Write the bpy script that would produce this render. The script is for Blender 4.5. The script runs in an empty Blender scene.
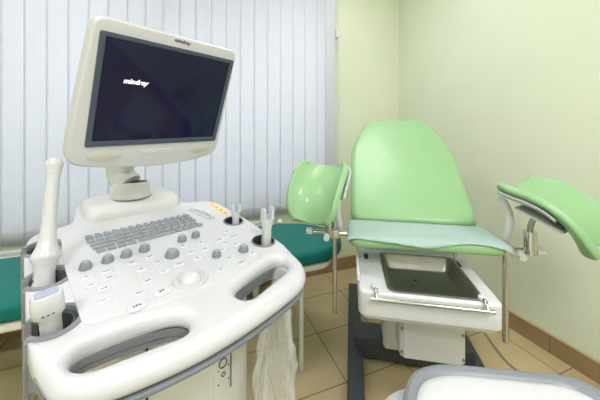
import bpy, bmesh, math, random
from mathutils import Vector, Matrix, noise
C = bpy.context.scene.collection
PI = math.pi
R = math.radians
random.seed(7)

# ------------------------------------------------------------ camera, world, lights, exposure
YAW = R(20.8); CY, SY = math.cos(YAW), math.sin(YAW)
def W(X, Z, z=0.0):                       # distance right of / ahead of the viewer -> room coordinates
    return Vector((X*CY + Z*SY, Z*CY - X*SY, z))
cd = bpy.data.cameras.new('camera'); cam = bpy.data.objects.new('camera', cd); C.objects.link(cam)
cam.location = (0, 0, 1.2); cam.rotation_euler = (R(90), 0, -YAW)
cd.sensor_width = 36; cd.lens = 274/600*36; cd.shift_y = -70/600; cd.clip_start = 0.02
bpy.context.scene.camera = cam

world = bpy.data.worlds.new('world'); bpy.context.scene.world = world; world.use_nodes = True
wn = world.node_tree.nodes; wl = world.node_tree.links
sky = wn.new('ShaderNodeTexSky'); sky.sky_type = 'HOSEK_WILKIE'; sky.turbidity = 4; sky.sun_direction = (0.3, 0.6, 0.7)
mixw = wn.new('ShaderNodeMixRGB'); mixw.inputs[0].default_value = 0.75; mixw.inputs[2].default_value = (0.80, 0.90, 1.0, 1)
wl.new(sky.outputs[0], mixw.inputs[1]); wl.new(mixw.outputs[0], wn['Background'].inputs[0])
wn['Background'].inputs[1].default_value = 2.5

def area(name, loc, sx, sy, power, col=(1.0, 0.985, 0.95)):
    l = bpy.data.lights.new(name, 'AREA'); l.shape = 'RECTANGLE'; l.size = sx; l.size_y = sy; l.energy = power; l.color = col
    o = bpy.data.objects.new(name, l); o.location = loc; C.objects.link(o); return o
LIGHTS = [(-0.9, 1.15), (0.85, 1.15), (-0.9, -1.0), (0.75, -1.0)]
for x, y in LIGHTS:
    area('ceiling_lamp_light', (x, y, 2.70), 0.56, 0.56, 8.5 if y > 0 else 31, (.975, .95, 1.04))
vs = bpy.context.scene.view_settings
vs.view_transform = 'Standard'; vs.look = 'None'; vs.gamma = 1; vs.use_curve_mapping = False; vs.exposure = 0.12

# ------------------------------------------------------------ materials
def lin(c):
    return tuple(((v/255)/12.92 if v/255 <= .04045 else ((v/255+.055)/1.055)**2.4) for v in c) + (1,)
def mat(name, rgb, rough=.5, metal=0, spec=.5, var=.03, scale=12, bump=0, bscale=60, alpha=1, coat=0, trans=0):
    m = bpy.data.materials.new(name); m.use_nodes = True; n = m.node_tree.nodes; l = m.node_tree.links
    p = n['Principled BSDF']; p.inputs['Roughness'].default_value = rough; p.inputs['Metallic'].default_value = metal
    p.inputs['Specular IOR Level'].default_value = spec; p.inputs['Alpha'].default_value = alpha
    p.inputs['Coat Weight'].default_value = coat; p.inputs['Coat Roughness'].default_value = .1
    p.inputs['Transmission Weight'].default_value = trans
    tc = n.new('ShaderNodeTexCoord'); nz = n.new('ShaderNodeTexNoise'); nz.inputs['Scale'].default_value = scale
    l.new(tc.outputs['Object'], nz.inputs['Vector'])
    mr = n.new('ShaderNodeMapRange'); mr.inputs[1].default_value = .3; mr.inputs[2].default_value = .7
    mr.inputs[3].default_value = 1-var; mr.inputs[4].default_value = 1+var; l.new(nz.outputs[0], mr.inputs[0])
    mx = n.new('ShaderNodeMix'); mx.data_type = 'RGBA'; mx.blend_type = 'MULTIPLY'; mx.inputs[0].default_value = 1
    mx.inputs[6].default_value = lin(rgb); l.new(mr.outputs[0], mx.inputs[7]); l.new(mx.outputs[2], p.inputs['Base Color'])
    if bump:
        b2 = n.new('ShaderNodeTexNoise'); b2.inputs['Scale'].default_value = bscale; l.new(tc.outputs['Object'], b2.inputs['Vector'])
        bp = n.new('ShaderNodeBump'); bp.inputs['Strength'].default_value = bump; bp.inputs['Distance'].default_value = .005
        l.new(b2.outputs[0], bp.inputs['Height']); l.new(bp.outputs[0], p.inputs['Normal'])
    return m
M = {}
M['white'] = mat('white_plastic', (200, 201, 204), .32, coat=.25, var=.01)
M['cream'] = mat('cream_plastic', (205, 206, 205), .38, coat=.1, var=.01)
M['ivory'] = mat('ivory_side_plastic', (214, 216, 194), .4, var=.01)
M['pedestal'] = mat('pedestal_plastic', (214, 213, 208), .45, var=.015)
M['band'] = mat('grey_band_plastic', (120, 124, 132), .45)
M['liner'] = mat('grey_rubber', (128, 132, 136), .55)
M['dark'] = mat('dark_rubber', (62, 64, 68), .6)
M['bezel'] = mat('slate_bezel', (66, 76, 92), .35)
M['key'] = mat('grey_key', (140, 147, 152), .45)
M['knob'] = mat('grey_knob', (128, 136, 143), .4)
M['knobtop'] = mat('knob_top', (150, 158, 166), .4)
M['button'] = mat('pale_button', (204, 207, 212), .3, coat=.3)
M['ink'] = mat('grey_ink', (72, 75, 82), .5)
M['black'] = mat('black_ink', (30, 31, 34), .5)
M['lens'] = mat('blue_grey_lens', (160, 170, 186), .35)
M['green'] = mat('green_vinyl', (142, 184, 132), .42, coat=.15, var=.015, bump=.05, bscale=250)
M['teal'] = mat('teal_vinyl', (0, 112, 104), .5, spec=.3, var=.04, bump=.08, bscale=220)
M['chrome'] = mat('chrome', (200, 200, 196), .18, metal=1, var=.02)
M['steel'] = mat('stainless_steel', (172, 168, 162), .38, metal=1, var=.06, scale=30, bump=.04, bscale=40)
M['enamel'] = mat('white_enamel', (214, 216, 217), .35, coat=.2, var=.01)
M['enamel2'] = mat('grey_white_plastic', (206, 210, 208), .4)
M['frame'] = mat('cream_frame_paint', (226, 226, 216), .4)
M['charcoal'] = mat('charcoal_paint', (58, 62, 66), .5)
M['yellow'] = mat('yellow_sticker', (238, 212, 96), .5)
M['orange'] = mat('orange_mark', (196, 120, 40), .5)
M['tray'] = mat('glossy_white_shell', (216, 217, 219), .2, coat=.4, var=.005)
M['rim'] = mat('grey_rim', (132, 137, 142), .35)
M['rimlight'] = mat('pale_grey_shell', (184, 190, 194), .35)
M['cable'] = mat('beige_hose', (176, 168, 138), .5)
M['ceiling'] = mat('ceiling_paint', (240, 240, 236), .8)
M['metalpaint'] = mat('radiator_enamel', (226, 228, 222), .4)

def paint(name, rgb):
    m = mat(name, rgb, .62, spec=.3, var=.02, scale=3, bump=.12, bscale=160); return m
M['wall'] = paint('pale_green_wall_paint', (219, 226, 203))

def floor_mat():
    m = mat('beige_floor_tiles', (190, 172, 132), .28, coat=.15, var=.06, scale=6); n = m.node_tree.nodes; l = m.node_tree.links
    tc = n['Texture Coordinate']; mp = n.new('ShaderNodeMapping'); mp.inputs['Location'].default_value = (-.67, -1.14, 0)
    br = n.new('ShaderNodeTexBrick'); br.offset = 0; br.inputs['Scale'].default_value = 1
    br.inputs['Brick Width'].default_value = .335; br.inputs['Row Height'].default_value = .335
    br.inputs['Mortar Size'].default_value = .0028; br.inputs['Mortar Smooth'].default_value = .1; br.inputs['Bias'].default_value = 0
    br.inputs['Color1'].default_value = (.95, .95, .95, 1); br.inputs['Color2'].default_value = (1.05, 1.04, 1.02, 1)
    br.inputs['Mortar'].default_value = (.3, .27, .24, 1)
    l.new(tc.outputs['Object'], mp.inputs['Vector']); l.new(mp.outputs[0], br.inputs['Vector'])
    old = [x for x in n if x.bl_idname == 'ShaderNodeMix'][0]
    mx = n.new('ShaderNodeMix'); mx.data_type = 'RGBA'; mx.blend_type = 'MULTIPLY'; mx.inputs[0].default_value = 1
    l.new(old.outputs[2], mx.inputs[6]); l.new(br.outputs['Color'], mx.inputs[7])
    l.new(mx.outputs[2], n['Principled BSDF'].inputs['Base Color']); return m
M['floor'] = floor_mat()
def base_mat():
    m = mat('baseboard_tile', (150, 126, 92), .35, var=.06, scale=8); n = m.node_tree.nodes; l = m.node_tree.links
    tc = n['Texture Coordinate']; sp = n.new('ShaderNodeSeparateXYZ'); l.new(tc.outputs['Object'], sp.inputs[0])
    ad = n.new('ShaderNodeMath'); ad.operation = 'ADD'; l.new(sp.outputs[0], ad.inputs[0]); l.new(sp.outputs[1], ad.inputs[1])
    md = n.new('ShaderNodeMath'); md.operation = 'PINGPONG'; md.inputs[1].default_value = .1675; l.new(ad.outputs[0], md.inputs[0])
    gt = n.new('ShaderNodeMath'); gt.operation = 'GREATER_THAN'; gt.inputs[1].default_value = .0018; l.new(md.outputs[0], gt.inputs[0])
    mr = n.new('ShaderNodeMapRange'); mr.inputs[3].default_value = .4; l.new(gt.outputs[0], mr.inputs[0])
    old = [x for x in n if x.bl_idname == 'ShaderNodeMix'][0]
    mx = n.new('ShaderNodeMix'); mx.data_type = 'RGBA'; mx.blend_type = 'MULTIPLY'; mx.inputs[0].default_value = 1
    l.new(old.outputs[2], mx.inputs[6]); l.new(mr.outputs[0], mx.inputs[7])
    l.new(mx.outputs[2], n['Principled BSDF'].inputs['Base Color']); return m
M['base'] = base_mat()
M['basetop'] = mat('baseboard_cap', (178, 160, 120), .4)
def slat_mat():
    m = mat('blind_fabric', (236, 238, 245), .7, var=.01); n = m.node_tree.nodes; l = m.node_tree.links
    tc = n['Texture Coordinate']; wv = n.new('ShaderNodeTexWave'); wv.bands_direction = 'X'; wv.inputs['Scale'].default_value = 26
    wv.inputs['Distortion'].default_value = .6; wv.inputs['Detail'].default_value = 1
    mp = n.new('ShaderNodeMapping'); mp.inputs['Scale'].default_value = (1, 1, .03)
    l.new(tc.outputs['Object'], mp.inputs[0]); l.new(mp.outputs[0], wv.inputs['Vector'])
    mr = n.new('ShaderNodeMapRange'); mr.inputs[3].default_value = .93; mr.inputs[4].default_value = 1.02; l.new(wv.outputs['Fac'], mr.inputs[0])
    old = [x for x in n if x.bl_idname == 'ShaderNodeMix'][0]
    mx = n.new('ShaderNodeMix'); mx.data_type = 'RGBA'; mx.blend_type = 'MULTIPLY'; mx.inputs[0].default_value = 1
    l.new(old.outputs[2], mx.inputs[6]); l.new(mr.outputs[0], mx.inputs[7])
    p = n['Principled BSDF']; l.new(mx.outputs[2], p.inputs['Base Color'])
    tr = n.new('ShaderNodeBsdfTranslucent'); l.new(mx.outputs[2], tr.inputs[0])
    ms = n.new('ShaderNodeMixShader'); ms.inputs[0].default_value = .4
    l.new(p.outputs[0], ms.inputs[1]); l.new(tr.outputs[0], ms.inputs[2]); l.new(ms.outputs[0], n['Material Output'].inputs[0]); return m
M['slat'] = slat_mat()
def clear_mat(name, rgb, alpha, rough):
    m = mat(name, rgb, rough, alpha=alpha, var=.08, scale=20, bump=.6, bscale=28, spec=.7); return m
M['bag'] = clear_mat('clear_polythene', (228, 229, 226), .27, .14)
M['sheet'] = mat('pale_turquoise_paper', (168, 192, 184), .7, var=.03, bump=.3, bscale=25, alpha=.93)
def glass_mat():
    m = mat('window_glass', (245, 250, 255), .05, trans=1, var=0); m.node_tree.nodes['Principled BSDF'].inputs['IOR'].default_value = 1.45; return m
M['glass'] = glass_mat()
def screen_mat():
    m = mat('lcd_screen', (10, 11, 24), .12, spec=.22, var=.15, scale=5); p = m.node_tree.nodes['Principled BSDF']
    p.inputs['Emission Color'].default_value = lin((26, 27, 54)); p.inputs['Emission Strength'].default_value = .6; return m
M['screen'] = screen_mat()
def emit_mat(name, rgb, s):
    m = mat(name, rgb, .5); p = m.node_tree.nodes['Principled BSDF']
    p.inputs['Emission Color'].default_value = lin(rgb); p.inputs['Emission Strength'].default_value = s; return m
M['glowtext'] = emit_mat('lit_screen_lettering', (235, 238, 245), .6)
M['diffuser'] = emit_mat('lamp_diffuser', (255, 252, 244), 3.0)
def grille_mat():
    m = mat('speaker_grille_perforation', (205, 205, 198), .5, var=0); n = m.node_tree.nodes; l = m.node_tree.links
    tc = n['Texture Coordinate']; wv = n.new('ShaderNodeTexWave'); wv.inputs['Scale'].default_value = 130; wv.bands_direction = 'X'
    l.new(tc.outputs['Object'], wv.inputs['Vector'])
    mr = n.new('ShaderNodeMapRange'); mr.inputs[3].default_value = .72; mr.inputs[4].default_value = 1.05; l.new(wv.outputs['Fac'], mr.inputs[0])
    old = [x for x in n if x.bl_idname == 'ShaderNodeMix'][0]
    mx = n.new('ShaderNodeMix'); mx.data_type = 'RGBA'; mx.blend_type = 'MULTIPLY'; mx.inputs[0].default_value = 1
    l.new(old.outputs[2], mx.inputs[6]); l.new(mr.outputs[0], mx.inputs[7]); l.new(mx.outputs[2], n['Principled BSDF'].inputs['Base Color']); return m
M['grille'] = grille_mat()

# ------------------------------------------------------------ mesh helpers
def finish(me, smooth=True, ang=40):
    if smooth:
        for p in me.polygons: p.use_smooth = True
        me.set_sharp_from_angle(angle=R(ang))
    return me
def obj(name, geo, m, parent=None, MX=None, smooth=True, ang=40, label=None, kind=None):
    if isinstance(geo, bmesh.types.BMesh):
        bmesh.ops.recalc_face_normals(geo, faces=geo.faces)
        me = bpy.data.meshes.new(name); geo.to_mesh(me); geo.free()
    else: me = geo; me.name = name
    finish(me, smooth, ang)
    me.materials.clear(); me.materials.append(M[m] if isinstance(m, str) else m)
    o = bpy.data.objects.new(name, me); C.objects.link(o)
    if parent: o.parent = parent
    if MX is not None: o.matrix_basis = MX
    if label: o['label'] = label
    if kind: o['kind'] = kind
    return o
def thing(name, label, cat, loc=(0, 0, 0), rz=0, group=None):
    o = bpy.data.objects.new(name, None); C.objects.link(o); o.empty_display_size = .1
    o.location = loc; o.rotation_euler = (0, 0, rz); o['label'] = label; o['category'] = cat
    if group: o['group'] = group
    return o
def tag(o, label, cat, group=None):
    o['label'] = label; o['category'] = cat
    if group: o['group'] = group
    return o
def struct(name, geo, m, **k): return obj(name, geo, m, kind='structure', **k)
def add_box(bm, x0, x1, y0, y1, z0, z1, bev=0, seg=3, MX=None):
    t = bmesh.new(); bmesh.ops.create_cube(t, size=1)
    bmesh.ops.scale(t, vec=(x1-x0, y1-y0, z1-z0), verts=t.verts)
    bmesh.ops.translate(t, vec=((x0+x1)/2, (y0+y1)/2, (z0+z1)/2), verts=t.verts)
    if bev: bmesh.ops.bevel(t, geom=t.edges[:], offset=bev, segments=seg, profile=.5, affect='EDGES')
    if MX is not None: bmesh.ops.transform(t, matrix=MX, verts=t.verts)
    merge(bm, t); return bm
def merge(bm, t):
    me = bpy.data.meshes.new('tmp'); t.to_mesh(me); t.free(); bm.from_mesh(me); bpy.data.meshes.remove(me)
def box(x0, x1, y0, y1, z0, z1, bev=0, seg=3, MX=None): return add_box(bmesh.new(), x0, x1, y0, y1, z0, z1, bev, seg, MX)
def add_loft(bm, rings, cap=True, closed=True):
    vv = [[bm.verts.new(p) for p in r] for r in rings]
    n = len(rings[0])
    for a, b in zip(vv[:-1], vv[1:]):
        for i in range(n if closed else n-1):
            j = (i+1) % n; bm.faces.new((a[i], a[j], b[j], b[i]))
    if cap:
        bm.faces.new(vv[0][::-1]); bm.faces.new(vv[-1])
    return bm
def loft(rings, cap=True): return add_loft(bmesh.new(), rings, cap)
def circ(cx, cy, z, rx, ry=None, n=32, p=2.0, MX=None):   # superellipse ring
    ry = ry or rx; out = []
    for i in range(n):
        a = 2*PI*i/n; c, s = math.cos(a), math.sin(a)
        v = Vector((cx+rx*math.copysign(abs(c)**(2/p), c), cy+ry*math.copysign(abs(s)**(2/p), s), z))
        out.append(MX @ v if MX is not None else v)
    return out
def lathe(prof, cx=0, cy=0, n=32, ry=1.0, cap=True): return loft([circ(cx, cy, z, r, r*ry, n) for r, z in prof], cap)
def smooth_path(pts, n=8):
    P = [Vector(p) for p in pts]; out = []
    for i in range(len(P)-1):
        p0 = P[max(i-1, 0)]; p1 = P[i]; p2 = P[i+1]; p3 = P[min(i+2, len(P)-1)]
        for k in range(n):
            t = k/n; out.append(.5*((2*p1)+(-p0+p2)*t+(2*p0-5*p1+4*p2-p3)*t*t+(-p0+3*p1-3*p2+p3)*t**3))
    out.append(P[-1]); return out
def add_tube(bm, pts, r, n=12, r2=None, radii=None, p=2.0, up=None):
    P = [Vector(q) for q in pts]; rings = []; prev = None
    for i, q in enumerate(P):
        t = (P[min(i+1, len(P)-1)]-P[max(i-1, 0)]).normalized()
        if prev is None:
            a = Vector(up) if up else (Vector((0, 0, 1)) if abs(t.z) < .9 else Vector((0, 1, 0)))
            x = (a - t*a.dot(t)).normalized()
        else: x = (prev - t*prev.dot(t)).normalized()
        prev = x; y = t.cross(x)
        ra, rb = (radii[i] if radii else (r, r2 or r))
        ring = []
        for k in range(n):
            a = 2*PI*k/n; c, s = math.cos(a), math.sin(a)
            ring.append(q + x*ra*math.copysign(abs(c)**(2/p), c) + y*rb*math.copysign(abs(s)**(2/p), s))
        rings.append(ring)
    return add_loft(bm, rings)
def tube(pts, r, n=12, **k): return add_tube(bmesh.new(), pts, r, n, **k)
def rpoly(pts, n=8):              # pts (x, y, radius): corner-rounded outline
    out = []; N = len(pts)
    for i in range(N):
        x, y, r = pts[i] if len(pts[i]) == 3 else (*pts[i], 0)
        p = Vector((x, y)); a = Vector(pts[i-1][:2]); b = Vector(pts[(i+1) % N][:2])
        if r <= 0: out.append((x, y)); continue
        da = min(r, (a-p).length*.49); db = min(r, (b-p).length*.49)
        A = p+(a-p).normalized()*da; B = p+(b-p).normalized()*db
        for k in range(n+1):
            t = k/n; q = A*(1-t)**2 + p*2*t*(1-t) + B*t*t; out.append((q.x, q.y))
    return out
def rrect(x0, x1, y0, y1, r, n=8): return rpoly([(x0, y0, r), (x1, y0, r), (x1, y1, r), (x0, y1, r)], n)
def plate(outlines, thick, bev, res=4):       # rounded plate in XY, top at z=0, bottom at z=-thick
    cu = bpy.data.curves.new('c', 'CURVE'); cu.dimensions = '2D'; cu.fill_mode = 'BOTH'
    for ol in outlines:
        s = cu.splines.new('POLY'); s.points.add(len(ol)-1); s.use_cyclic_u = True
        for i, p in enumerate(ol): s.points[i].co = (p[0], p[1], 0, 1)
    cu.extrude = thick/2-bev; cu.bevel_depth = bev; cu.bevel_resolution = res; cu.offset = -bev
    o = bpy.data.objects.new('c', cu); C.objects.link(o)
    dg = bpy.context.evaluated_depsgraph_get(); me = bpy.data.meshes.new_from_object(o.evaluated_get(dg))
    bpy.data.objects.remove(o); bpy.data.curves.remove(cu)
    bm = bmesh.new(); bm.from_mesh(me); bpy.data.meshes.remove(me)
    bmesh.ops.remove_doubles(bm, verts=bm.verts, dist=1e-5)
    bmesh.ops.translate(bm, vec=(0, 0, -thick/2), verts=bm.verts); return bm
import numpy as np
from mathutils.geometry import delaunay_2d_cdt
def dome(outlines, thick, rad, droop=None, step=.008):     # rounded-edge plate; rad(x, y) is the local edge radius
    segs = []; 
    dense = []
    for ol in outlines:
        d_ = []
        for i in range(len(ol)):
            a = np.array(ol[i]); c = np.array(ol[(i+1) % len(ol)]); L_ = np.hypot(*(c-a))
            if L_ < 2e-4: continue
            k = max(1, int(L_/.006)); d_ += [tuple(a+(c-a)*q/k) for q in range(k)]
        dense.append(d_)
    for d_ in dense:
        for i in range(len(d_)): segs.append((*d_[i], *d_[(i+1) % len(d_)]))
    S = np.array(segs)
    def sdf(P):
        P = np.asarray(P); out = np.empty(len(P)); inside = np.zeros(len(P), bool)
        ax_, ay_, bx_, by_ = S.T
        for k in range(0, len(P), 2000):
            q = P[k:k+2000]; px = q[:, 0:1]; py = q[:, 1:2]; dx = bx_-ax_; dy = by_-ay_
            t = np.clip(((px-ax_)*dx+(py-ay_)*dy)/(dx*dx+dy*dy+1e-18), 0, 1)
            out[k:k+2000] = np.sqrt(((px-ax_-t*dx)**2+(py-ay_-t*dy)**2).min(1))
            cr = ((ay_ > py) != (by_ > py)) & (px < dx*(py-ay_)/(dy+1e-18)+ax_)
            inside[k:k+2000] = cr.sum(1) % 2 == 1
        return out, inside
    bnd = [p for d_ in dense for p in d_]; nb = len(bnd); E_ = []; k0 = 0
    for d_ in dense:
        n = len(d_); E_ += [(k0+i, k0+(i+1) % n) for i in range(n)]; k0 += n
    cand = []
    for d_ in dense:
        n = len(d_)
        for i in range(n):
            tx, ty = d_[(i+1) % n][0]-d_[i-1][0], d_[(i+1) % n][1]-d_[i-1][1]; L_ = math.hypot(tx, ty) or 1
            for dd in (.0007, .002, .0042, .0075, .0125):
                for sg in (-1, 1): cand.append((d_[i][0]-sg*ty/L_*dd, d_[i][1]+sg*tx/L_*dd, dd))
    cand = np.array(cand); ds, ins_ = sdf(cand[:, :2]); keep = ins_ & (ds > cand[:, 2]*.93); ring = cand[keep][:, :2]
    x0, y0 = S[:, :2].min(0); x1, y1 = S[:, :2].max(0)
    G = np.array([(x, y) for x in np.arange(x0, x1, step) for y in np.arange(y0, y1, step)]); ds, ins_ = sdf(G); G = G[ins_ & (ds > .016)]
    pts_ = np.vstack([np.array(bnd), ring, G])
    vo, eo, fo, ov, oe, of = delaunay_2d_cdt([Vector(p) for p in pts_], E_, [], 0, 1e-6)
    V = np.array([tuple(v) for v in vo]); cen = np.array([(V[f[0]]+V[f[1]]+V[f[2]])/3 for f in fo]); _, ic = sdf(cen)
    dv, _ = sdf(V); dv[dv < 1e-5] = 0
    bm = bmesh.new(); top = []; bot = []
    for (x, y), d in zip(V, dv):
        r = rad(x, y); e = r-math.sqrt(max(0, r*r-max(0, r-d)**2)); z = droop(x, y) if droop else 0
        top.append(bm.verts.new((x, y, z-e))); bot.append(bm.verts.new((x, y, z-thick+min(e, thick/2-.0005) if e < r*.999 else z-thick+e)))
    tris = [f for f, k in zip(fo, ic) if k]; cnt = {}
    for f in tris:
        bm.faces.new([top[i] for i in f]); bm.faces.new([bot[i] for i in reversed(f)])
        for i in range(3):
            a, c = f[i], f[(i+1) % 3]; cnt.setdefault(frozenset((a, c)), []).append((a, c))
    for k, v in cnt.items():
        if len(v) == 1: a, c = v[0]; bm.faces.new((top[c], top[a], bot[a], bot[c]))
    for v in [v for v in bm.verts if not v.link_faces]: bm.verts.remove(v)
    return bm
def text(s, size, ext=.0004, spacing=1.0, shear=0, bold=0):
    cu = bpy.data.curves.new('t', 'FONT'); cu.body = s; cu.size = size; cu.extrude = ext; cu.align_x = 'CENTER'; cu.align_y = 'CENTER'
    cu.space_character = spacing; cu.shear = shear; cu.offset = bold
    o = bpy.data.objects.new('t', cu); C.objects.link(o)
    dg = bpy.context.evaluated_depsgraph_get(); me = bpy.data.meshes.new_from_object(o.evaluated_get(dg))
    bpy.data.objects.remove(o); bpy.data.curves.remove(cu); return me
T = Matrix.Translation
def RX(a): return Matrix.Rotation(R(a), 4, 'X')
def RY(a): return Matrix.Rotation(R(a), 4, 'Y')
def RZ(a): return Matrix.Rotation(R(a), 4, 'Z')

# ------------------------------------------------------------ room
XL, XR, YF, YB, H = -1.9, 1.79, -1.9, 2.08, 2.75
WX0, WX1, WZ0, WZ1 = -1.45, 1.02, .60, 2.35
struct('floor', box(XL-.15, XR+.15, YF-.15, YB+.15, -.1, 0), 'floor', smooth=False)
struct('ceiling', box(XL-.15, XR+.15, YF-.15, YB+.15, H, H+.1), 'ceiling', smooth=False)
struct('wall_left', box(XL-.15, XL, YF-.15, YB+.15, 0, H), 'wall', smooth=False)
struct('wall_right', box(XR, XR+.15, YF-.15, YB+.15, 0, H), 'wall', smooth=False)
struct('wall_front', box(XL, XR, YF-.15, YF, 0, H), 'wall', smooth=False)
b = bmesh.new()
add_box(b, XL, WX0, YB, YB+.15, 0, H); add_box(b, WX1, XR, YB, YB+.15, 0, H)
add_box(b, WX0, WX1, YB, YB+.15, 0, WZ0); add_box(b, WX0, WX1, YB, YB+.15, WZ1, H)
struct('wall_back', b, 'wall', smooth=False)
b = bmesh.new()
for x0, x1 in ((WX0, WX0+.07), (-.27, -.2), (WX1-.07, WX1)): add_box(b, x0, x1, YB+.05, YB+.11, WZ0, WZ1, .006)
for z0, z1 in ((WZ0, WZ0+.07), (WZ1-.07, WZ1)): add_box(b, WX0, WX1, YB+.055, YB+.105, z0, z1, .006)
win = struct('window_1', b, 'enamel')
obj('pane', box(WX0+.05, WX1-.05, YB+.078, YB+.084, WZ0+.05, WZ1-.05), 'glass', win, smooth=False)
b = box(XL, XR-.012, YB-.012, YB, 0, .095)
add_box(b, 1e-3+XL, XR-.012, YB-.014, YB, .095, .102)
struct('baseboard_back', b, 'base', smooth=False)
struct('baseboard_right', box(XR-.012, XR, YF, YB, 0, .096), 'base', smooth=False)
struct('trim_1', box(XR-.015, XR, YF, YB, .096, .103), 'basetop', smooth=False)
# ceiling light fittings
for i, (x, y) in enumerate(LIGHTS):
    t = thing('ceiling_light', 'square white ceiling light panel, %s' % ['near the window on the left', 'near the window on the right', 'behind the viewer on the left', 'behind the viewer on the right'][i], 'light', (x, y, 2.71), 0, 'ceiling light panels')
    obj('lamp_frame', plate([rrect(-.31, .31, -.31, .31, .01), rrect(-.285, .285, -.285, .285, .005)], .04, .003), 'enamel', t, T((0, 0, .04)))
    obj('diffuser', box(-.287, .287, -.287, .287, .005, .03), 'diffuser', t, smooth=False)

# ------------------------------------------------------------ vertical blind
BY = 2.02
bl = thing('vertical_blind', 'white vertical fabric blind hanging across the window', 'blind', (0, BY, 0))
obj('headrail', box(-1.5, 1.05, -.02, .03, 2.42, 2.46, .004), 'enamel', bl)
xs = -1.475; k = 0; ZB = .56
while xs < 1.0:
    b = bmesh.new(); w = .0535; n = 6
    for s in (1,):
        rows = []
        for z in (ZB, ZB+.06, 2.42):
            rows.append([b.verts.new((w*(-1+2*i/n), .0015*math.cos((-1+2*i/n)*1.5) , z)) for i in range(n+1)])
        for a, c in zip(rows[:-1], rows[1:]):
            for i in range(n): b.faces.new((a[i], a[i+1], c[i+1], c[i]))
    o = obj('slat', b, 'slat', bl, T((xs, 0, 0)) @ RZ(-1.8 + random.uniform(-.6, .6)), ang=80)
    md = o.modifiers.new('s', 'SOLIDIFY'); md.thickness = .0012
    hm = obj('hem_weight', box(-w+.006, w-.006, .0005, .006, ZB+.002, ZB+.06, .001), 'slat', o)
    xs += .1015; k += 1
# bottom bead chain
pts = []
x = -1.475
while x < .99:
    for q in range(6): pts.append((x+.1015*q/6, -.012, ZB+.075-.018*math.sin(PI*q/6)))
    x += .1015
obj('bead_chain', tube(pts, .0016, 6), 'enamel2', bl)
obj('end_slat', box(.985, 1.075, -.014, .01, ZB-.01, 2.44, .004), 'slat', bl)
b = tube([(1.092, -.012, 2.42), (1.092, -.012, .9)], .002, 6)
add_tube(b, [(1.104, -.012, 2.42), (1.104, -.012, .9)], .002, 6)
obj('pull_cord', b, 'enamel2', bl)
obj('cord_clip', box(1.082, 1.112, -.02, .045, 1.96, 2.03, .006), 'enamel', bl)

# ------------------------------------------------------------ radiator under the window
rd = thing('radiator', 'white panel radiator with slotted top grille below the blind', 'radiator', (0, 1.96, 0))
obj('panel', box(-1.2, .52, -.045, .045, .12, .50, .008), 'metalpaint', rd)
b = bmesh.new()
for i in range(96):
    x = -1.19+1.7*i/95; add_box(b, x-.003, x+.003, -.04, .04, .505, .52)
add_box(b, -1.2, .52, -.05, -.042, .49, .525, .001); add_box(b, -1.2, .52, .042, .05, .49, .525, .001)
obj('top_grille', b, 'metalpaint', rd, smooth=False)
obj('grille_recess', box(-1.19, .51, -.041, .041, .500, .504), 'dark', rd, smooth=False)
b = tube([(.5, 0, .47), (.585, 0, .47)], .011, 12); add_tube(b, [(.585, 0, .0), (.585, 0, .5)], .009, 12)
obj('pipe', b, 'metalpaint', rd)
obj('valve', tube([(.57, -.0, .50), (.57, -.05, .54)], .016, 16), 'enamel', rd)
for x in (-1.05, .4): obj('foot', box(x-.02, x+.02, -.03, .03, 0, .13, .003), 'metalpaint', rd)

# ------------------------------------------------------------ exam couch along the window wall
cz = .505
co = thing('exam_couch', 'teal vinyl examination couch with cream metal frame below the window blind', 'couch', (0, 0, 0))
ol = rpoly([(-1.35, 1.265, .04), (.72, 1.265, .13), (.835, 1.50, .3), (.62, 1.74, .2), (-1.35, 1.74, .04)], 10)
obj('pad', plate([ol], .075, .028, 6), 'teal', co, T((0, 0, cz+.085)))
b = bmesh.new()
fr = rpoly([(-1.3, 1.285, .03), (.66, 1.285, .08), (.735, 1.50, .1), (.62, 1.70, .08), (-1.3, 1.70, .03)], 8)
add_tube(b, [(x, y, cz-.006) for x, y in fr]+[(fr[0][0], fr[0][1], cz-.006)], .014, 8, p=4)
obj('frame', b, 'frame', co)
for x, y in ((.495, 1.285), (.49, 1.70), (-1.2, 1.285), (-1.2, 1.70)):
    g = obj('leg', tube([(x, y, .012), (x, y, cz-.01)], .0115, 16), 'frame', co)
    obj('rubber_foot', lathe([(.014, 0), (.015, .02), (.0125, .025)], x, y, 16), 'enamel2', g)

# ------------------------------------------------------------ ultrasound machine
PZ = .93
us = thing('ultrasound_machine', 'white ultrasound machine with tilted monitor, keyboard console and front handles', 'ultrasound machine', (-.1297, .8787, 0), R(25.2))
PT = T((0, 0, PZ)) @ RX(8)
def arcnotch(cx, cy, r, xe, n=22):
    a0 = math.acos(min(1, (cx-xe)/r)); out = []
    for i in range(n+1):
        a = -PI+a0 + (2*PI-2*a0)*i/n; out.append((cx+r*math.cos(a), cy+r*math.sin(a)))
    return out
HL = [(-.214, -.262, .038), (-.213, -.125, .038), (-.214, .008, .037)]
XE = -.246
right = rpoly([(-.195, -.452, .07), (-.06, -.476, .05), (.06, -.476, .05), (.195, -.458, .09), (.252, -.33, .08), (.258, -.1, .05),
               (.246, .085, .05), (.15, .12, .02), (.135, .245, .03), (-.13, .245, .03), (-.15, .12, .02)], 8)
left = rpoly([(-.15, .12, 0), (-.245, .095, .07), (-.245, .06, 0)], 8)[1:]
outline = right[9:] if False else right
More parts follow.
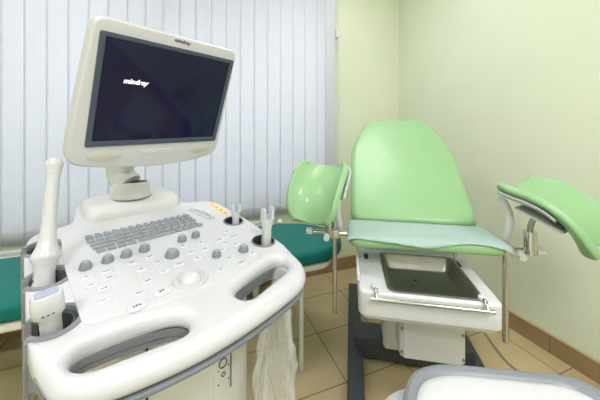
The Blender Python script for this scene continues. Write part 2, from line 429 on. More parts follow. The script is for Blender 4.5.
def console_outline(g=0):
    pts = rpoly([(-.244, -.32, .02), (-.222, -.420, .11), (-.06, -.456, .06), (.06, -.456, .06), (.242, -.434, .095), (.254, -.25, .06), (.260, -.1, .06),
                 (.246, .088, .06), (.15, .11, .03), (.135, .245, .03), (-.13, .245, .03), (-.15, .11, .03), (-.243, .095, .07)], 8)
    nn = []
    for cx, cy, r in reversed(HL):
        nn += arcnotch(cx, cy, r+g, XE)[::-1]
    return pts + [(XE, .045)] + nn
slotL = rpoly([(-.209, -.376, .02), (-.195, -.350, .02), (-.13, -.358, .03), (-.062, -.379, .02), (-.046, -.402, .015), (-.060, -.428, .02), (-.125, -.414, .03), (-.19, -.402, .02)], 8)
slotL = [(x, y+.018) for x, y in slotL]
slotR = [(-x, y) for x, y in slotL][::-1]
holes = [(.216, -.105, .029), (.217, -.255, .031)]
def chole(c, n=32, g=0): return [(c[0]+(c[2]+g)*math.cos(2*PI*i/n), c[1]+(c[2]+g)*math.sin(2*PI*i/n)) for i in range(n)]
def edge_r(x, y):
    t = min(1, max(0, (-.30-y)/.05)); side = min(1, max(0, (abs(x)-.15)/.05))
    return .0055+.0165*t
droop = None
shell = obj('console_shell', dome([console_outline(), slotL, slotR]+[chole(h) for h in holes], .040, edge_r, droop), 'white', us, PT, ang=60)
lo = [(x*.99, y*.994) for x, y in console_outline()]
obj('console_band', dome([lo, slotL, slotR]+[chole(h) for h in holes], .009, lambda x, y: .003, droop, .02), 'band', us, PT @ T((0, 0, -.0395)))
ins = rpoly([(-.184, -.30, .02), (-.172, -.306, .02), (-.09, -.327, .03), (0, -.342, .05), (.09, -.330, .03), (.172, -.308, .02), (.182, -.28, .03), (.172, -.08, .05), (.205, .07, .02), (-.178, .075, .02), (-.188, -.08, .05)], 8)
obj('control_panel', plate([ins], .004, .0014, 2), 'white', us, PT @ T((0, 0, .0018)))
for sl, nm in ((slotL, 0), (slotR, 1)):
    mx_ = sum(p[0] for p in sl)/len(sl); my_ = sum(p[1] for p in sl)/len(sl)
    def ring_(k, z): return [(mx_+(x-mx_)*k[0], my_+(y-my_)*k[1], z) for x, y in sl]
    obj('slot_liner', loft([ring_((1.035, 1.10), -.030), ring_((1.0, 1.0), -.030), ring_((1.0, 1.0), -.054), ring_((1.035, 1.10), -.054)], cap=False), 'band', us, PT)
# rear hump and turret
rings = []
for z, g in ((-.05, 0), (0, 0), (.012, .002), (.024, .008), (.030, .016), (.032, .028)):
    ol = rrect(-.124+g, .142-g, .088+g*.9, .245-g, .045)
    rings.append([(x, y, z) for x, y in ol])
obj('rear_housing', loft(rings), 'cream', us, PT)
TC = Vector((-.006, .175, .05))
tz = .93 + .175*math.sin(R(8)) + .027
tur = obj('monitor_turret', lathe([(.056, 0), (.056, .010), (.054, .036), (.050, .046), (.044, .049)], .004, .168, 40), 'cream', us, T((0, 0, tz)))
obj('turret_gap', lathe([(.0575, -.002), (.0575, .003)], .004, .168, 40), 'band', tur)
obj('turret_recess', lathe([(.026, .049), (.026, .0505)], .022, .155, 24, ry=.7), 'dark', tur)
# monitor: frame of its own
mc_world = W(-.356, .747, 1.291); usM = T(us.location) @ Matrix.Rotation(R(25.2), 4, 'Z')
uw = W(math.cos(R(52.5)), math.sin(R(52.5))); fwd = W(math.sin(R(52.5)), -math.cos(R(52.5)))
upv = (fwd*math.sin(R(20)) + Vector((0, 0, 1))*math.cos(R(20))).normalized(); nv = uw.cross(upv).normalized()
MW = Matrix(((uw.x, upv.x, nv.x, mc_world.x), (uw.y, upv.y, nv.y, mc_world.y), (uw.z, upv.z, nv.z, mc_world.z), (0, 0, 0, 1)))
ML = usM.inverted() @ MW
face = rpoly([(-.209, -.13, .03), (-.207, -.183, .035), (-.12, -.199, .03), (-.01, -.205, .03), (.10, -.199, .03), (.186, -.178, .035), (.188, -.13, .03), (.183, .166, .028), (-.186, .160, .028)], 8)
mon = obj('monitor', plate([face], .040, .007, 4), 'white', us, ML @ T((0, 0, .006)))
# back shell of the monitor, cream, tapering
rings = []
for z, sx, sy, dy in ((-.026, 1.0, 1.0, 0), (-.05, .97, .97, 0), (-.075, .86, .84, .0), (-.085, .72, .7, 0)):
    rings.append([((x+.011)*sx-.011, (y+.02)*sy-.02+dy, z) for x, y in face])
obj('monitor_back', loft(rings), 'ivory', mon)
bez = rpoly([(-.178, -.137, .006), (.172, -.131, .006), (.176, .136, .006), (-.174, .131, .006)], 4)
scr = rpoly([(-.166, -.123, .002), (.159, -.117, .002), (.163, .125, .002), (-.162, .121, .002)], 3)
obj('bezel', plate([bez, scr], .006, .0015, 2), 'bezel', mon, T((0, 0, .0035)))
obj('screen', plate([scr], .003, .0003, 1), 'screen', mon, T((0, 0, .0008)))
obj('screen_lettering', text('mindray', .0165, .0002, 1.0, .25, .0006), 'glowtext', mon, T((-.091, .029, .0014)))
obj('bezel_lettering', text('mindray', .0125, .0003, 1.05, .1, .0003), 'black', mon, T((.006, .1505, .0006)))
for sx in (-.135, .118):
    obj('speaker_grille', plate([[(sx+.037*math.cos(2*PI*i/40), -.162+.0155*math.sin(2*PI*i/40)) for i in range(40)]], .003, .0008, 1), 'grille', mon, T((0, .006 if sx > 0 else -.001, .0012)))
g = obj('control_strip', plate([rrect(-.055, .035, -.0075, .0045, .003)], .002, .0005, 1), 'cream', mon, T((0, -.155, .001)))
for i in range(6): obj('menu_button', plate([rrect(-.0035, .0035, -.002, .002, .001)], .0015, .0004, 1), 'button', g, T((-.048+i*.0145, -.0015, .001)))
# neck from the turret to the back of the monitor
p1 = ML @ Vector((-.03, -.08, -.085)); p0 = Vector((.0, .172, tz+.04))
mid = Vector((-.02, .205, tz+.09)); pe = ML @ Vector((-.015, -.10, -.078))
obj('monitor_neck', tube(smooth_path([p0, mid, pe.lerp(mid, .4)+Vector((0, 0, .01)), pe], 6), .04, 20, r2=.030, p=3), 'cream', us)
# keyboard
kbp = obj('keyboard', plate([rpoly([(-.139, .006, .004), (.126, .006, .004), (.126, -.098, .004), (-.139, -.104, .004)], 3)], .003, .0006, 1), 'white', us, PT @ T((0, 0, .0022)))
keys = {}
def key_mesh(w):
    if w not in keys: keys[w] = plate([rrect(-w/2, w/2, -.0073, .0073, .002, 3)], .0055, .0012, 2)
    return keys[w]
keyme = {}
def key(x, y, w):
    if w not in keyme:
        o = obj('key', key_mesh(w), 'key', kbp); keyme[w] = o.data
    else:
        o = bpy.data.objects.new('key', keyme[w]); C.objects.link(o); o.parent = kbp
    o.location = (x, y, .0045)
p = .0186
for row in range(5):
    y = -.004-row*.0195; st = [0, .000, .002, .004, .006][row]
    if row < 2:
        x = -.131+st
        for c in range(14): key(x, y, .0155); x += p
    elif row == 2:
        key(-.121+st, y, .033); x = -.131+st+2*p
        for c in range(12): key(x, y, .0155); x += p
    elif row == 3:
        key(-.116+st, y, .043); x = -.131+st+2.6*p
        for c in range(11): key(x, y, .0155); x += p
    else:
        for x in (-.121, -.1, -.079, -.058): key(x, y, .017)
        key(.001, y, .088)
        for x in (.057, .0765, .096, .1155): key(x, y, .0165)
b = bmesh.new()
for c in range(14): add_box(b, -.137+c*p, -.137+c*p+.009, .0105, .0125, .0005, .0012)
obj('key_legend', b, 'ink', kbp, smooth=False)
# knobs
KN = [(-.157, -.136, 1), (-.118, -.134, 1), (-.083, -.134, 1), (-.045, -.132, 1), (-.003, -.190, 1.35), (.042, -.137, 1), (.079, -.136, .95), (.078, -.250, .95), (.143, -.268, 1.1)]
for x, y, s in KN:
    k_ = obj('knob', lathe([(.0115*s, 0), (.0115*s, .004), (.0095*s, .012), (.008*s, .0145), (.0068*s, .0155)], 0, 0, 28), 'knob', us, PT @ T((x, y, .001)))
    obj('knob_cap', lathe([(.0066*s, .0152), (.0062*s, .0162)], 0, 0, 24), 'knobtop', k_)
# trackball
tb = obj('trackball_ring', lathe([(.035, 0), (.035, .002), (.033, .0045), (.029, .0045), (.027, .001)], 0, 0, 48), 'white', us, PT @ T((-.005, -.293, .001)))
b = bmesh.new(); bmesh.ops.create_uvsphere(b, u_segments=32, v_segments=20, radius=.0265); bmesh.ops.translate(b, vec=(0, 0, -.011), verts=b.verts)
obj('trackball', b, 'white', tb)
# soft buttons with tiny pictograms
BT = [(-.015, -.171), (.015, -.172), (.016, -.198), (-.013, -.203), (.001, -.228), (-.004, -.262), (.063, -.17), (.099, -.167), (.105, -.198), (.072, -.206), (.105, -.239), (.07, -.252), (.047, -.279), (.082, -.300, 1.5), (.034, -.312, 1.4), (.139, -.233, 1.15), (.179, -.203), (.182, -.236, 1.1), (.221, -.173), (.179, -.163), (.212, -.209), (.202, -.305), (.291, -.126), (.287, -.182), (.262, -.190), (.303, -.160), (.269, -.212), (.305, -.196), (.285, -.232), (.239, -.277), (.253, -.31, 1.3), (.296, -.292), (.246, -.235), (.145, -.160)]
bme = None
for q in BT:
    x, y = q[0]-.143, q[1]; s = q[2] if len(q) > 2 else 1
    if bme is None:
        o = obj('button', loft([circ(0, 0, z, r, r*.68, 24, 2.6) for r, z in ((.0115, 0), (.0115, .0012), (.0105, .0022), (.008, .0026))]), 'button', us); bme = o.data
    else:
        o = bpy.data.objects.new('button', bme); C.objects.link(o); o.parent = us
    o.matrix_basis = PT @ T((x, y, .0014)) @ Matrix.Scale(s, 4)
    b = bmesh.new()
    for j in range(random.choice((2, 3, 3))):
        xx = -.005+j*.0034; add_box(b, xx, xx+.0024, -.001+random.uniform(-.001, .001), .0012+random.uniform(-.0005, .001), .0024, .0029)
    obj('pictogram', b, 'ink', o, smooth=False)
# gain sliders
for i in range(8):
    y = .036-i*.0135; x0 = .128+.0035*i*(i < 8); w = .032 if i < 7 else .026
    s_ = obj('gain_slider', box(x0, x0+w, y-.0009, y+.0009, .0015, .0024), 'band', us, PT, smooth=False)
    cx = x0 + w*(.55+.4*math.sin(i*.45))*.9
    obj('slider_tab', box(cx-.002, cx+.004, y-.0035, y+.0035, .002, .008, .001), 'cream', s_)
# warning strip
st = obj('warning_sticker', plate([rrect(.218, .232, -.052, .062, .003, 3)], .0012, .0003, 1), 'yellow', us, PT @ T((0, 0, .0012)))
for i in range(4):
    y = .048-i*.029; b = bmesh.new(); v = [b.verts.new(q) for q in ((.2205, y-.006, .0003), (.2295, y-.006, .0003), (.225, y+.006, .0003))]; b.faces.new(v)
    r_ = bmesh.ops.extrude_face_region(b, geom=b.faces[:]); bmesh.ops.translate(b, vec=(0, 0, .0005), verts=[e for e in r_['geom'] if isinstance(e, bmesh.types.BMVert)])
    obj('warning_mark', b, 'orange', st, smooth=False)
# left holder liners (open to the side) and right cups
def cliner(cx, cy, r, depth, a0, z1=.0012):
    b = bmesh.new(); n = 36; prof = [(r-.010, -depth), (r-.0075, z1-.004), (r-.006, z1), (r+.0005, z1), (r+.002, z1-.002), (r+.0015, -depth)]
    rings = []
    for i in range(n+1):
        a = -PI+a0+(2*PI-2*a0)*i/n
        rings.append([(cx+q*math.cos(a), cy+q*math.sin(a), z) for q, z in prof])
    return add_loft(b, rings)
for cx, cy, r in HL:
    h_ = obj('probe_holder', cliner(cx, cy, r, .085, math.acos((cx-XE)/r)*.92), 'liner', us, PT)
    obj('holder_floor', lathe([(r-.009, -.085), (r-.009, -.08)], cx, cy, 28), 'dark', h_)
    b = cliner(cx, cy, r-.0085, .078, math.acos((cx-XE)/r)*.92, -.006)
    obj('holder_lining', b, 'dark', h_)
    bb = bmesh.new(); ye = r*math.sin(math.acos((cx-XE)/r))
    for s in (-1, 1): add_box(bb, XE-.004, XE+.004, cy+s*(ye+.001)-.004, cy+s*(ye+.001)+.004, -.10, -.003, .002)
    obj('holder_lip', bb, 'liner', h_)
for cx, cy, r in holes:
    h_ = obj('probe_cup', lathe([(r-.002, -.07), (r-.0015, .0015), (r, .0025), (r+.0015, .001), (r+.001, -.075)], cx, cy, 32, cap=False), 'liner', us, PT)
    b = lathe([(r-.0018, .0005), (r-.0025, -.03), (r-.006, -.075), (.001, -.075)], cx, cy, 32, cap=False)
    obj('cup_lining', b, 'dark', h_)
# under-console body, pedestal
rings = []
for z, x, y0, y1, rr in ((-.062, .19, -.315, .22, .06), (-.10, .18, -.29, .21, .05), (-.15, .15, -.27, .19, .05)):
    rings.append([PT @ Vector((a, c, z)) for a, c in rrect(-x, x, y0, y1, rr)])
obj('console_underside', loft(rings[::-1]), 'pedestal', us)
PX, PY0 = .15, -.285
pd = obj('pedestal', box(-PX, PX, PY0, .17, .16, .83, .022, 4), 'pedestal', us)
dp = obj('drive_bay', box(-PX+.02, -.09, PY0-.006, PY0+.01, .50, .80, .004), 'cream', pd)
obj('bay_gap', box(-.088, -.0845, PY0-.002, PY0+.01, .18, .80), 'black', pd, smooth=False)
b = bmesh.new()
for i in range(3): add_box(b, -.124+i*.012, -.115+i*.012, PY0-.008, PY0-.005, .722, .730)
obj('bay_mark', b, 'band', dp, smooth=False)
ip = obj('io_panel', box(.048, .091, PY0-.004, PY0+.004, .598, .70, .003), 'pedestal', pd)
obj('panel_edge', box(.091, .0935, PY0-.005, PY0+.002, .60, .70), 'liner', ip, smooth=False)
b = bmesh.new()
def ring_mark(bm, cx, cz, r, w):
    rr = [[(cx+q*math.cos(2*PI*i/28), PY0-yy, cz+q*math.sin(2*PI*i/28)) for i in range(28)] for q, yy in ((r, .004), (r, .0055), (r-w, .0055), (r-w, .004))]
    add_loft(bm, rr, cap=False)
ring_mark(b, .071, .668, .0105, .0016); ring_mark(b, .072, .642, .0052, .0012)
for dx, dz in ((-.013, .656), (.013, .656), (-.013, .625), (.013, .625), (.013, .690)): add_box(b, .072+dx-.0012, .072+dx+.0012, PY0-.0055, PY0-.003, dz-.0012, dz+.0012)
obj('port_mark', b, 'black', ip, smooth=False)
obj('wheel_base', box(-.24, .24, -.33, .27, .09, .17, .03, 4), 'pedestal', us)
for x in (-.2, .2):
    for y in (-.28, .22):
        w_ = obj('caster', tube([(x-.014, y, .05), (x+.014, y, .05)], .05, 28), 'dark', us)
        obj('caster_fork', box(x-.02, x+.02, y-.015, y+.015, .055, .10, .004), 'band', w_)

def place(p):   # panel coordinates -> room
    return usM @ PT @ Vector(p)
# ------------------------------------------------------------ probes standing in the holders
def probe_frame(name, label, base, top, cat='probe'):
    B = place(base); Tt = Vector(top); zax = (Tt-B).normalized(); xax = (usM.to_3x3() @ Vector((1, 0, 0))); xax = (xax-zax*xax.dot(zax)).normalized(); yax = zax.cross(xax)
    o = thing(name, label, cat); o.matrix_world = Matrix(((xax.x, yax.x, zax.x, B.x), (xax.y, yax.y, zax.y, B.y), (xax.z, yax.z, zax.z, B.z), (0, 0, 0, 1)))
    return o, (Tt-B).length
t, L = probe_frame('cavity_probe', 'long white wand probe standing upright in the middle left holder', (-.2235, -.130, -.065), W(-.541, .605, 1.138))
prof = [(.010, 0), (.017, .004), (.019, .03), (.0185, .045), (.0165, .070), (.0185, .086), (.0245, .097), (.0255, .101), (.0215, .110), (.0165, .122), (.0140, .138), (.0125, .165), (.0115, L-.045), (.0125, L-.030), (.0155, L-.018), (.0155, L-.010), (.012, L-.003), (.006, L)]
obj('probe_body', lathe(prof, 0, 0, 32), 'white', t)
obj('tip_seam', lathe([(.0126, L-.031), (.0130, L-.029)], 0, 0, 32), 'enamel2', t)
# convex probe, head up
t, L = probe_frame('convex_probe', 'short white convex probe with grey lens, in the front left holder', (-.215, -.268, -.045), place((-.224, -.262, .064)))
def sup(cx, cy, z, rx, ry, p=3): return circ(cx, cy, z, rx*.74, ry*.78, 32, p)
hd = [sup(0, 0, .0, .015, .014, 2.2), sup(0, 0, .03, .0185, .016, 2.2), sup(0, 0, .052, .0185, .017, 2.3), sup(0, 0, .060, .021, .019, 2.5), sup(-.001, -.001, .066, .027, .021, 3), sup(-.001, -.002, .082, .028, .022, 3.2), sup(-.001, -.002, .093, .027, .021, 3.4), sup(-.001, -.002, .098, .024, .018, 3.4)]
obj('probe_body', loft(hd), 'white', t)
obj('probe_lens', loft([circ(-.001, -.001, .0975, .0145, .0105, 24, 5), circ(-.001, -.001, .0995, .014, .010, 24, 5)]), 'lens', t)
obj('grip_dots', (lambda b: [add_box(b, x-.0015, x+.0015, -.0186, -.0155, .070, .072) for x in (-.008, -.002, .004)] and b)(bmesh.new()), 'ink', t)
def fork(name, label, base, top, s=1):
    t, L = probe_frame(name, label, base, top)
    rings = [circ(0, 0, z, rx*s, ry*s, 24, 2.6) for z, rx, ry in ((0, .010, .009), (.03, .0115, .010), (L*.55, .0105, .009), (L*.68, .0135, .010), (L*.76, .0150, .010))]
    obj('probe_body', loft(rings), 'white', t)
    for sg in (-1, 1):
        obj('prong', loft([circ(sg*x*s, 0, z, rx*s, .0095*s, 16, 3) for z, x, rx in ((L*.74, .0105, .0042), (L*.85, .0112, .0036), (L*.96, .0118, .0028), (L, .012, .0018))]), 'white', t)
    obj('probe_lens', box(-.0085*s, .0085*s, -.004*s, .004*s, L*.74, L*.86, .002), 'lens', t)
fork('linear_probe', 'white forked-tip probe in the nearer of the two right cups', (.224, -.262, -.045), place((.232, -.243, .088)), 1.2)
fork('biopsy_probe', 'small white forked-tip probe in the rear right cup, beside the yellow sticker', (.220, -.115, -.045), place((.221, -.105, .052)), .95)

# ------------------------------------------------------------ plastic bag hanging through the right handle slot
b = bmesh.new(); n = 72; rings = []
bc = place((.165, -.395, -.01)); ax = usM.to_3x3() @ Vector((1, 0, 0)); ay = usM.to_3x3() @ Vector((0, 1, 0))
m_ = 60
for j in range(m_+1):
    s = j/m_; z = bc.z - .03 - s*.62
    wx = .015+.026*min(1, s*3.0)+.012*math.sin(s*7); wy = .010+.020*min(1, s*2)
    cx = .012+.03*s-.02*math.sin(s*3); ring = []
    for i in range(n):
        a = 2*PI*i/n
        q = Vector((math.cos(a)*1.9, math.sin(a)*1.9, s*3.6))
        f = 1+.40*noise.noise(q*1.1)+.55*abs(noise.noise(q*2.6+Vector((5, 0, 0))))-.1+.25*noise.noise(q*5)
        ring.append(bc + ax*(cx+wx*math.cos(a)*f) + ay*(.03+wy*math.sin(a)*f*1.2) + Vector((0, 0, z-bc.z+.008*noise.noise(q*2))))
    rings.append(ring)
add_loft(b, rings, cap=False)
# twisted neck that loops over the bar
bag = tag(obj('plastic_bag', b, 'bag', ang=70), 'crumpled clear plastic bag hanging from the right handle of the machine', 'bag')
hb = [bc+ax*.012+ay*.03+Vector((0, 0, -.05)), bc+ax*.01+ay*.02+Vector((0, 0, -.0)), bc+ax*.02+ay*.005+Vector((0, 0, -.012)), bc+ax*.03+ay*.012+Vector((0, 0, -.05))]
obj('bag_neck', tube(smooth_path(hb, 6), .009, 14, r2=.016), 'bag', bag)

# ------------------------------------------------------------ gynaecology chair
ch_o = W(.4438, 1.0778)
CH = thing('examination_chair', 'pale green gynaecological examination chair with leg rests and steel tray', 'chair', ch_o, R(-31.3))
chM = T(ch_o) @ Matrix.Rotation(R(-31.3), 4, 'Z')
SZ = .80
# base
for x in (-.218, .35): obj('floor_beam', box(x-.037, x+.037, -.12, .90, .012, .08, .006), 'charcoal', CH)
obj('cross_beam', box(-.218, .35, .30, .42, .03, .14, .008), 'charcoal', CH)
for x in (-.218, .35):
    for y in (-.08, .86): obj('levelling_foot', lathe([(.022, 0), (.022, .008), (.01, .014)], x, y, 20), 'dark', CH)
obj('column', box(-.08, .14, .28, .44, .10, .62, .02), 'enamel2', CH)
obj('lower_cover', box(-.062, .162, -.08, .03, .36, .60, .012), 'enamel', CH)
fc = obj('front_panel', box(-.05, .144, -.086, -.075, .365, .58, .004), 'enamel', CH)
for x in (-.056, .153):
    for z in (.385, .47, .56): obj('screw', tube([(x, -.078, z), (x, -.085, z)], .0045, 12), 'steel', fc)
# drawer housing with a recess for the tray
HX0, HX1, HY0, HY1, HZ = -.215, .215, -.225, .13, .675
rec = rrect(-.114, .160, HY0+.018, HY1-.06, .025)
ho = rrect(HX0, HX1, HY0, HY1, .03)
rings = []
b = bmesh.new()
hb_ = [[(x, y, 0) for x, y in rrect(HX0+.02, HX1-.02, HY0+.02, HY1-.01, .025)]]
obj('drawer_housing', plate([ho, rec], .085, .010, 4), 'enamel', CH, T((0, 0, HZ)))
obj('housing_floor', plate([rrect(HX0+.01, HX1-.01, HY0+.01, HY1-.01, .025)], .02, .004, 2), 'enamel2', CH, T((0, 0, HZ-.075)))
for x in (-.178, .172):
    obj('latch_slot', box(x-.008, x+.008, .005, .06, HZ-.001, HZ+.0015), 'dark', CH, smooth=False)
    obj('latch', box(x-.005, x+.005, .045, .06, HZ, HZ+.03, .002), 'enamel2', CH)
obj('side_rail', box(HX0-.004, HX0+.006, HY0+.05, HY1, HZ+.005, HZ+.03, .003), 'enamel', CH)
# rail in front
rl = obj('front_rail', tube([(-.178, HY0-.018, HZ-.012), (.178, HY0-.018, HZ-.012)], .0055, 14), 'chrome', CH)
for x in (-.16, .16):
    obj('rail_bracket', tube(smooth_path([(x, HY0+.02, HZ+.004), (x, HY0+.0, HZ+.005), (x, HY0-.018, HZ-.012)], 5), .006, 12), 'chrome', rl)
    obj('rail_boss', lathe([(.012, 0), (.012, .01), (.008, .014)], x, HY0+.02, 20), 'enamel', rl, T((0, 0, HZ)))
# seat
seat = rpoly([(-.25, -.10, .05), (.305, -.085, .05), (.285, .085, .04), (-.245, .085, .04)], 8)
obj('seat', plate([seat], .042, .019, 6), 'green', CH, T((0, 0, SZ)))
obj('seat_support', box(-.17, .2, .10, .2, HZ-.02, SZ-.035, .01), 'enamel2', CH)
# backrest
bk = rpoly([(-.262, 0, .05), (.262, 0, .05), (.262, .46, .10), (.165, .68, .055), (-.165, .68, .055), (-.262, .46, .10)], 10)
BT_ = T((.022, .095, SZ+.005)) @ RX(43)
bo = obj('backrest', plate([bk], .07, .028, 7), 'green', CH, BT_)
obj('backrest_board', plate([[(x*.93, y*.96+.01) for x, y in bk]], .014, .004, 2), 'charcoal', CH, BT_ @ T((0, 0, -.069)))
b = tube([(-.12, .16, SZ-.03), (-.12, .42, SZ+.16)], .014, 12); add_tube(b, [(.12, .16, SZ-.03), (.12, .42, SZ+.16)], .014, 12)
add_box(b, -.14, .14, .1, .4, .6, .66, .01); add_tube(b, [(0, .38, .62), (0, .50, SZ+.2)], .02, 14)
obj('backrest_support', b, 'charcoal', CH)
# side clamps, rods, leg rests
def legrest(sg, org, az, s_len, wid, phi0, phi1, dep, roll, name='leg_rest'):
    # org: thigh-end centre; az: heading of axis in chair coordinates
    A = Vector((math.cos(R(az)), math.sin(R(az)), 0)); S = Vector((-math.sin(R(az)), math.cos(R(az)), 0)); U = Vector((0, 0, 1))
    S, U = S*math.cos(R(roll))+U*math.sin(R(roll)), U*math.cos(R(roll))-S*math.sin(R(roll))
    b = bmesh.new(); nu, nv_ = 26, 22; P = Vector(org); rows = []; ds = s_len/nu
    for i in range(nu+1):
        u = i/nu; uu = max(0, (u-.25)/.75); ph = R(phi0+(phi1-phi0)*uu**1.3); D = A*math.cos(ph)+U*math.sin(ph); N = U*math.cos(ph)-A*math.sin(ph)
        if i: P = P + D*ds
        row = []; ww = wid/2*(1-.22*abs(2*u-1)**5-.14*u**3)
        for j in range(nv_+1):
            v = -1+2*j/nv_; 
            row.append(b.verts.new(P + S*(ww*v*(1-.06*v*v)) + N*(dep*abs(v)**2.2) - D*(.018*abs(v)**4*(2*u-1))))
        rows.append(row)
    for a, c in zip(rows[:-1], rows[1:]):
        for j in range(nv_): b.faces.new((a[j], a[j+1], c[j+1], c[j]))
    o = obj(name, b, 'green', CH, ang=80)
    md = o.modifiers.new('thick', 'SOLIDIFY'); md.thickness = .024; md.offset = -1
    mb = o.modifiers.new('soft', 'BEVEL'); mb.width = .008; mb.segments = 4; mb.limit_method = 'ANGLE'; mb.angle_limit = R(50)
    b = bmesh.new(); r2 = []
    P = Vector(org)
    for i in range(nu+1):
        u = i/nu; uu = max(0, (u-.25)/.75); ph = R(phi0+(phi1-phi0)*uu**1.3); D = A*math.cos(ph)+U*math.sin(ph); N = U*math.cos(ph)-A*math.sin(ph)
        if i: P = P + D*ds
        if u > .62: continue
        ww = wid/2*(1-.22*abs(2*u-1)**5)*.93
        r2.append([b.verts.new(P + S*(ww*(-1+2*j/nv_)) + N*(dep*abs((-1+2*j/nv_)*.93)**2.2-.0275)) for j in range(nv_+1)])
    for a, c in zip(r2[:-1], r2[1:]):
        for j in range(nv_): b.faces.new((a[j], a[j+1], c[j+1], c[j]))
    un = obj('underside_shell', b, 'enamel2', o, ang=80); md = un.modifiers.new('thick', 'SOLIDIFY'); md.thickness = .006
    return o, rows
lr, _ = legrest(1, (.362, .035, .978), -48, .29, .33, -10, -85, .045, 0)
obj('mount_plate', box(-.05, .09, -.05, .05, -.008, 0, .003), 'enamel2', lr, T((.385, -.07, .915)) @ RZ(-48) @ RY(20))
ll, _ = legrest(-1, (-.335, .09, 1.025), -107, .26, .26, -35, -90, .065, 0)
obj('mount_plate', box(-.05, .05, -.04, .04, -.008, 0, .003), 'enamel2', ll, T((-.335, .085, .93)) @ RZ(-100) @ RY(62))
for sg in (-1, 1):
    x = sg*.306; y = -.04 if sg > 0 else .005
    obj('side_rod', tube([(x, y, .44), (x, y, SZ-.02)], .0095, 16), 'chrome', CH)
    b = box(x-.02, x+.02, y-.022, y+.022, SZ-.045, SZ-.008, .005); add_tube(b, [(x-sg*.10, y, SZ-.027), (x+sg*.10, y, SZ-.027)], .010, 14)
    obj('clamp_bar', b, 'chrome', CH)
    kb = obj('clamp_knob', tube([(x+sg*.095, y, SZ-.027), (x+sg*.118, y, SZ-.027)], .014, 20), 'enamel', CH)
    obj('knob_screw', tube([(x+sg*.03, y-.03, SZ-.03), (x+sg*.03, y-.05, SZ-.035)], .012, 16), 'enamel', CH)
    # socket and post up to the leg rest
    sx = x+(.075 if sg > 0 else -.02); sy = y-.005
    obj('post_socket', tube([(sx, sy, SZ-.035), (sx, sy, SZ+.045)], .019, 24), 'chrome', CH)
    top = Vector((.385, -.065, .91)) if sg > 0 else Vector((-.335, .09, .925))
    obj('rest_post', tube(smooth_path([(sx, sy, SZ+.02), (sx, sy, SZ+.055), (sx*.5+top.x*.5, sy*.5+top.y*.5, top.z-.025), top], 5), .009, 14), 'steel', CH)
# white curved grab straps next to the leg rests
for sg in (-1, 1):
    x = sg*.285+(.045 if sg > 0 else 0); y0 = -.0 if sg > 0 else .03
    pts = smooth_path([(x, y0+.01, SZ-.02), (x+sg*.012, y0, SZ+.06), (x+sg*.002, y0+.01, SZ+.12), (x-sg*.02, y0+.02, SZ+.145 if sg > 0 else SZ+.14)], 6)
    obj('grab_handle', tube(pts, .006, 12, r2=.013), 'enamel', CH)

# steel tray in the housing
ty = thing('steel_tray', 'shallow stainless steel tray sunk in the white housing under the green seat', 'tray', chM @ Vector((.023, -.06, HZ+.0005)), R(-31.3))
x0, x1, y0, y1 = -.134, .134, -.145, .128
rim = rrect(x0-.006, x1+.006, y0-.004, y1+.004, .028)
rings = [[(x, y, -.003) for x, y in rrect(x0-.010, x1+.010, y0-.008, y1+.008, .03)], [(x, y, .003) for x, y in rrect(x0-.011, x1+.011, y0-.009, y1+.009, .03)], [(x, y, .003) for x, y in rrect(x0-.003, x1+.003, y0-.003, y1+.003, .026)],
         [(x, y, -.004) for x, y in rrect(x0+.002, x1-.002, y0+.002, y1-.002, .025)], [(x, y, -.045) for x, y in rrect(x0+.014, x1-.014, y0+.014, y1-.014, .02)], [(x, y, -.051) for x, y in rrect(x0+.020, x1-.020, y0+.020, y1-.020, .018)]]
bt_ = loft(rings, cap=False); bt_.faces.new([v for v in bt_.verts][-len(rings[-1]):]); bmesh.ops.recalc_face_normals(bt_, faces=bt_.faces)
bs = obj('basin', bt_, 'steel', ty); md = bs.modifiers.new('t', 'SOLIDIFY'); md.thickness = .001; md.offset = 0
obj('drain_hole', lathe([(.006, -.0508), (.006, -.0502)], -.02, .03, 20), 'black', ty)

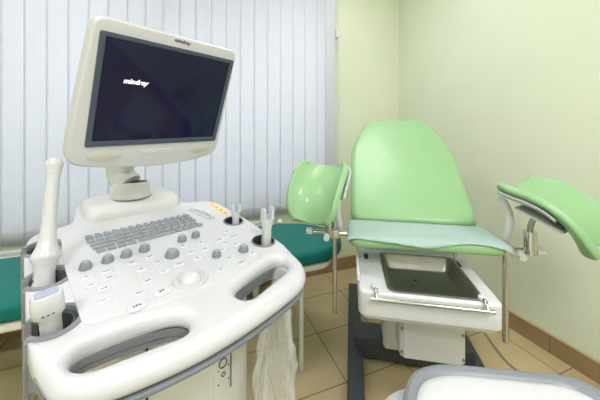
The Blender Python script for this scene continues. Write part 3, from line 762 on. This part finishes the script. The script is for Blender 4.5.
# paper sheet on the seat
b = bmesh.new(); nx, ny = 48, 22; rows = []
for j in range(ny+1):
    v = j/ny; row = []
    for i in range(nx+1):
        u = i/nx; hw = .285-.01*v; x = .028-hw+2*hw*u; y = -.112+.02*u+(.202-.02*u)*v+.008*math.sin(u*9+1)*(1-v)
        z = SZ+.0035+.002*noise.noise(Vector((x*25, y*25, 0)))+.001
        e = max(0, abs(x-.028)-.25)/.05; z -= .022*e*e
        f = max(0, (-.082+.02*u-y))/.04; z -= .024*f*f*(1+.3*math.sin(u*14))
        row.append(b.verts.new((x, y, z)))
    rows.append(row)
for a, c in zip(rows[:-1], rows[1:]):
    for i in range(nx): b.faces.new((a[i], a[i+1], c[i+1], c[i]))
sh = obj('paper_sheet', b, 'sheet', None, chM, ang=80)
tag(sh, 'pale turquoise disposable paper sheet spread over the green chair seat', 'sheet')
md = sh.modifiers.new('t', 'SOLIDIFY'); md.thickness = .0012; md.offset = 1

# ------------------------------------------------------------ hose on the floor
pts = [W(X, Z, .007) for X, Z in ((.95, 1.72), (1.08, 1.685), (1.09, 1.62), (1.075, 1.5), (1.07, 1.40), (1.10, 1.32), (1.15, 1.22), (1.16, 1.1))]
tag(obj('floor_hose', tube(smooth_path(pts, 8), .006, 10), 'cable'), 'thin beige hose lying on the floor tiles by the right wall', 'hose')

# ------------------------------------------------------------ moulded trolley top in the foreground
t = thing('equipment_trolley', 'glossy white moulded trolley top with grey rim, in the bottom right corner', 'trolley', W(.372, .512), R(-20.8-7))
TZ = .62
def off(pts, d, z): return [(x, y, z) for x, y in pts]
top = lambda g: rpoly([(-.175+g, -.35+g, .08), (.30-g, -.35+g, .08), (.30-g, .175-g, .08), (-.10+g*.6, .175-g, .11), (-.175+g, .05, .12)], 10)
rings = [off(top(.02), 0, TZ-.06), off(top(.004), 0, TZ-.045), off(top(0), 0, TZ-.015), off(top(.004), 0, TZ-.004), off(top(.012), 0, TZ), off(top(.024), 0, TZ-.003), off(top(.029), 0, TZ-.009)]
obj('rim', loft(rings), 'rim', t)
rings = [off(top(.030), 0, TZ-.016), off(top(.030), 0, TZ-.007), off(top(.037), 0, TZ-.001), off(top(.05), 0, TZ+.003), off(top(.09), 0, TZ+.004)]
obj('top_shell', loft(rings), 'tray', t)
low = lambda g: [(x-.065, y-.03) for x, y in top(g)]
rings = [off(low(.04), 0, TZ-.12), off(low(.006), 0, TZ-.09), off(low(-.004), 0, TZ-.06), off(low(.004), 0, TZ-.04), off(low(.03), 0, TZ-.034)]
obj('lower_shell', loft(rings), 'rimlight', t)
obj('pedestal', box(-.05, .18, -.22, .05, .12, TZ-.1, .03), 'enamel', t)
obj('foot_plate', box(-.13, .25, -.3, .12, .06, .13, .03), 'enamel2', t)
for x in (-.09, .21):
    for y in (-.26, .08): obj('caster', tube([(x-.012, y, .032), (x+.012, y, .032)], .032, 20), 'dark', t)
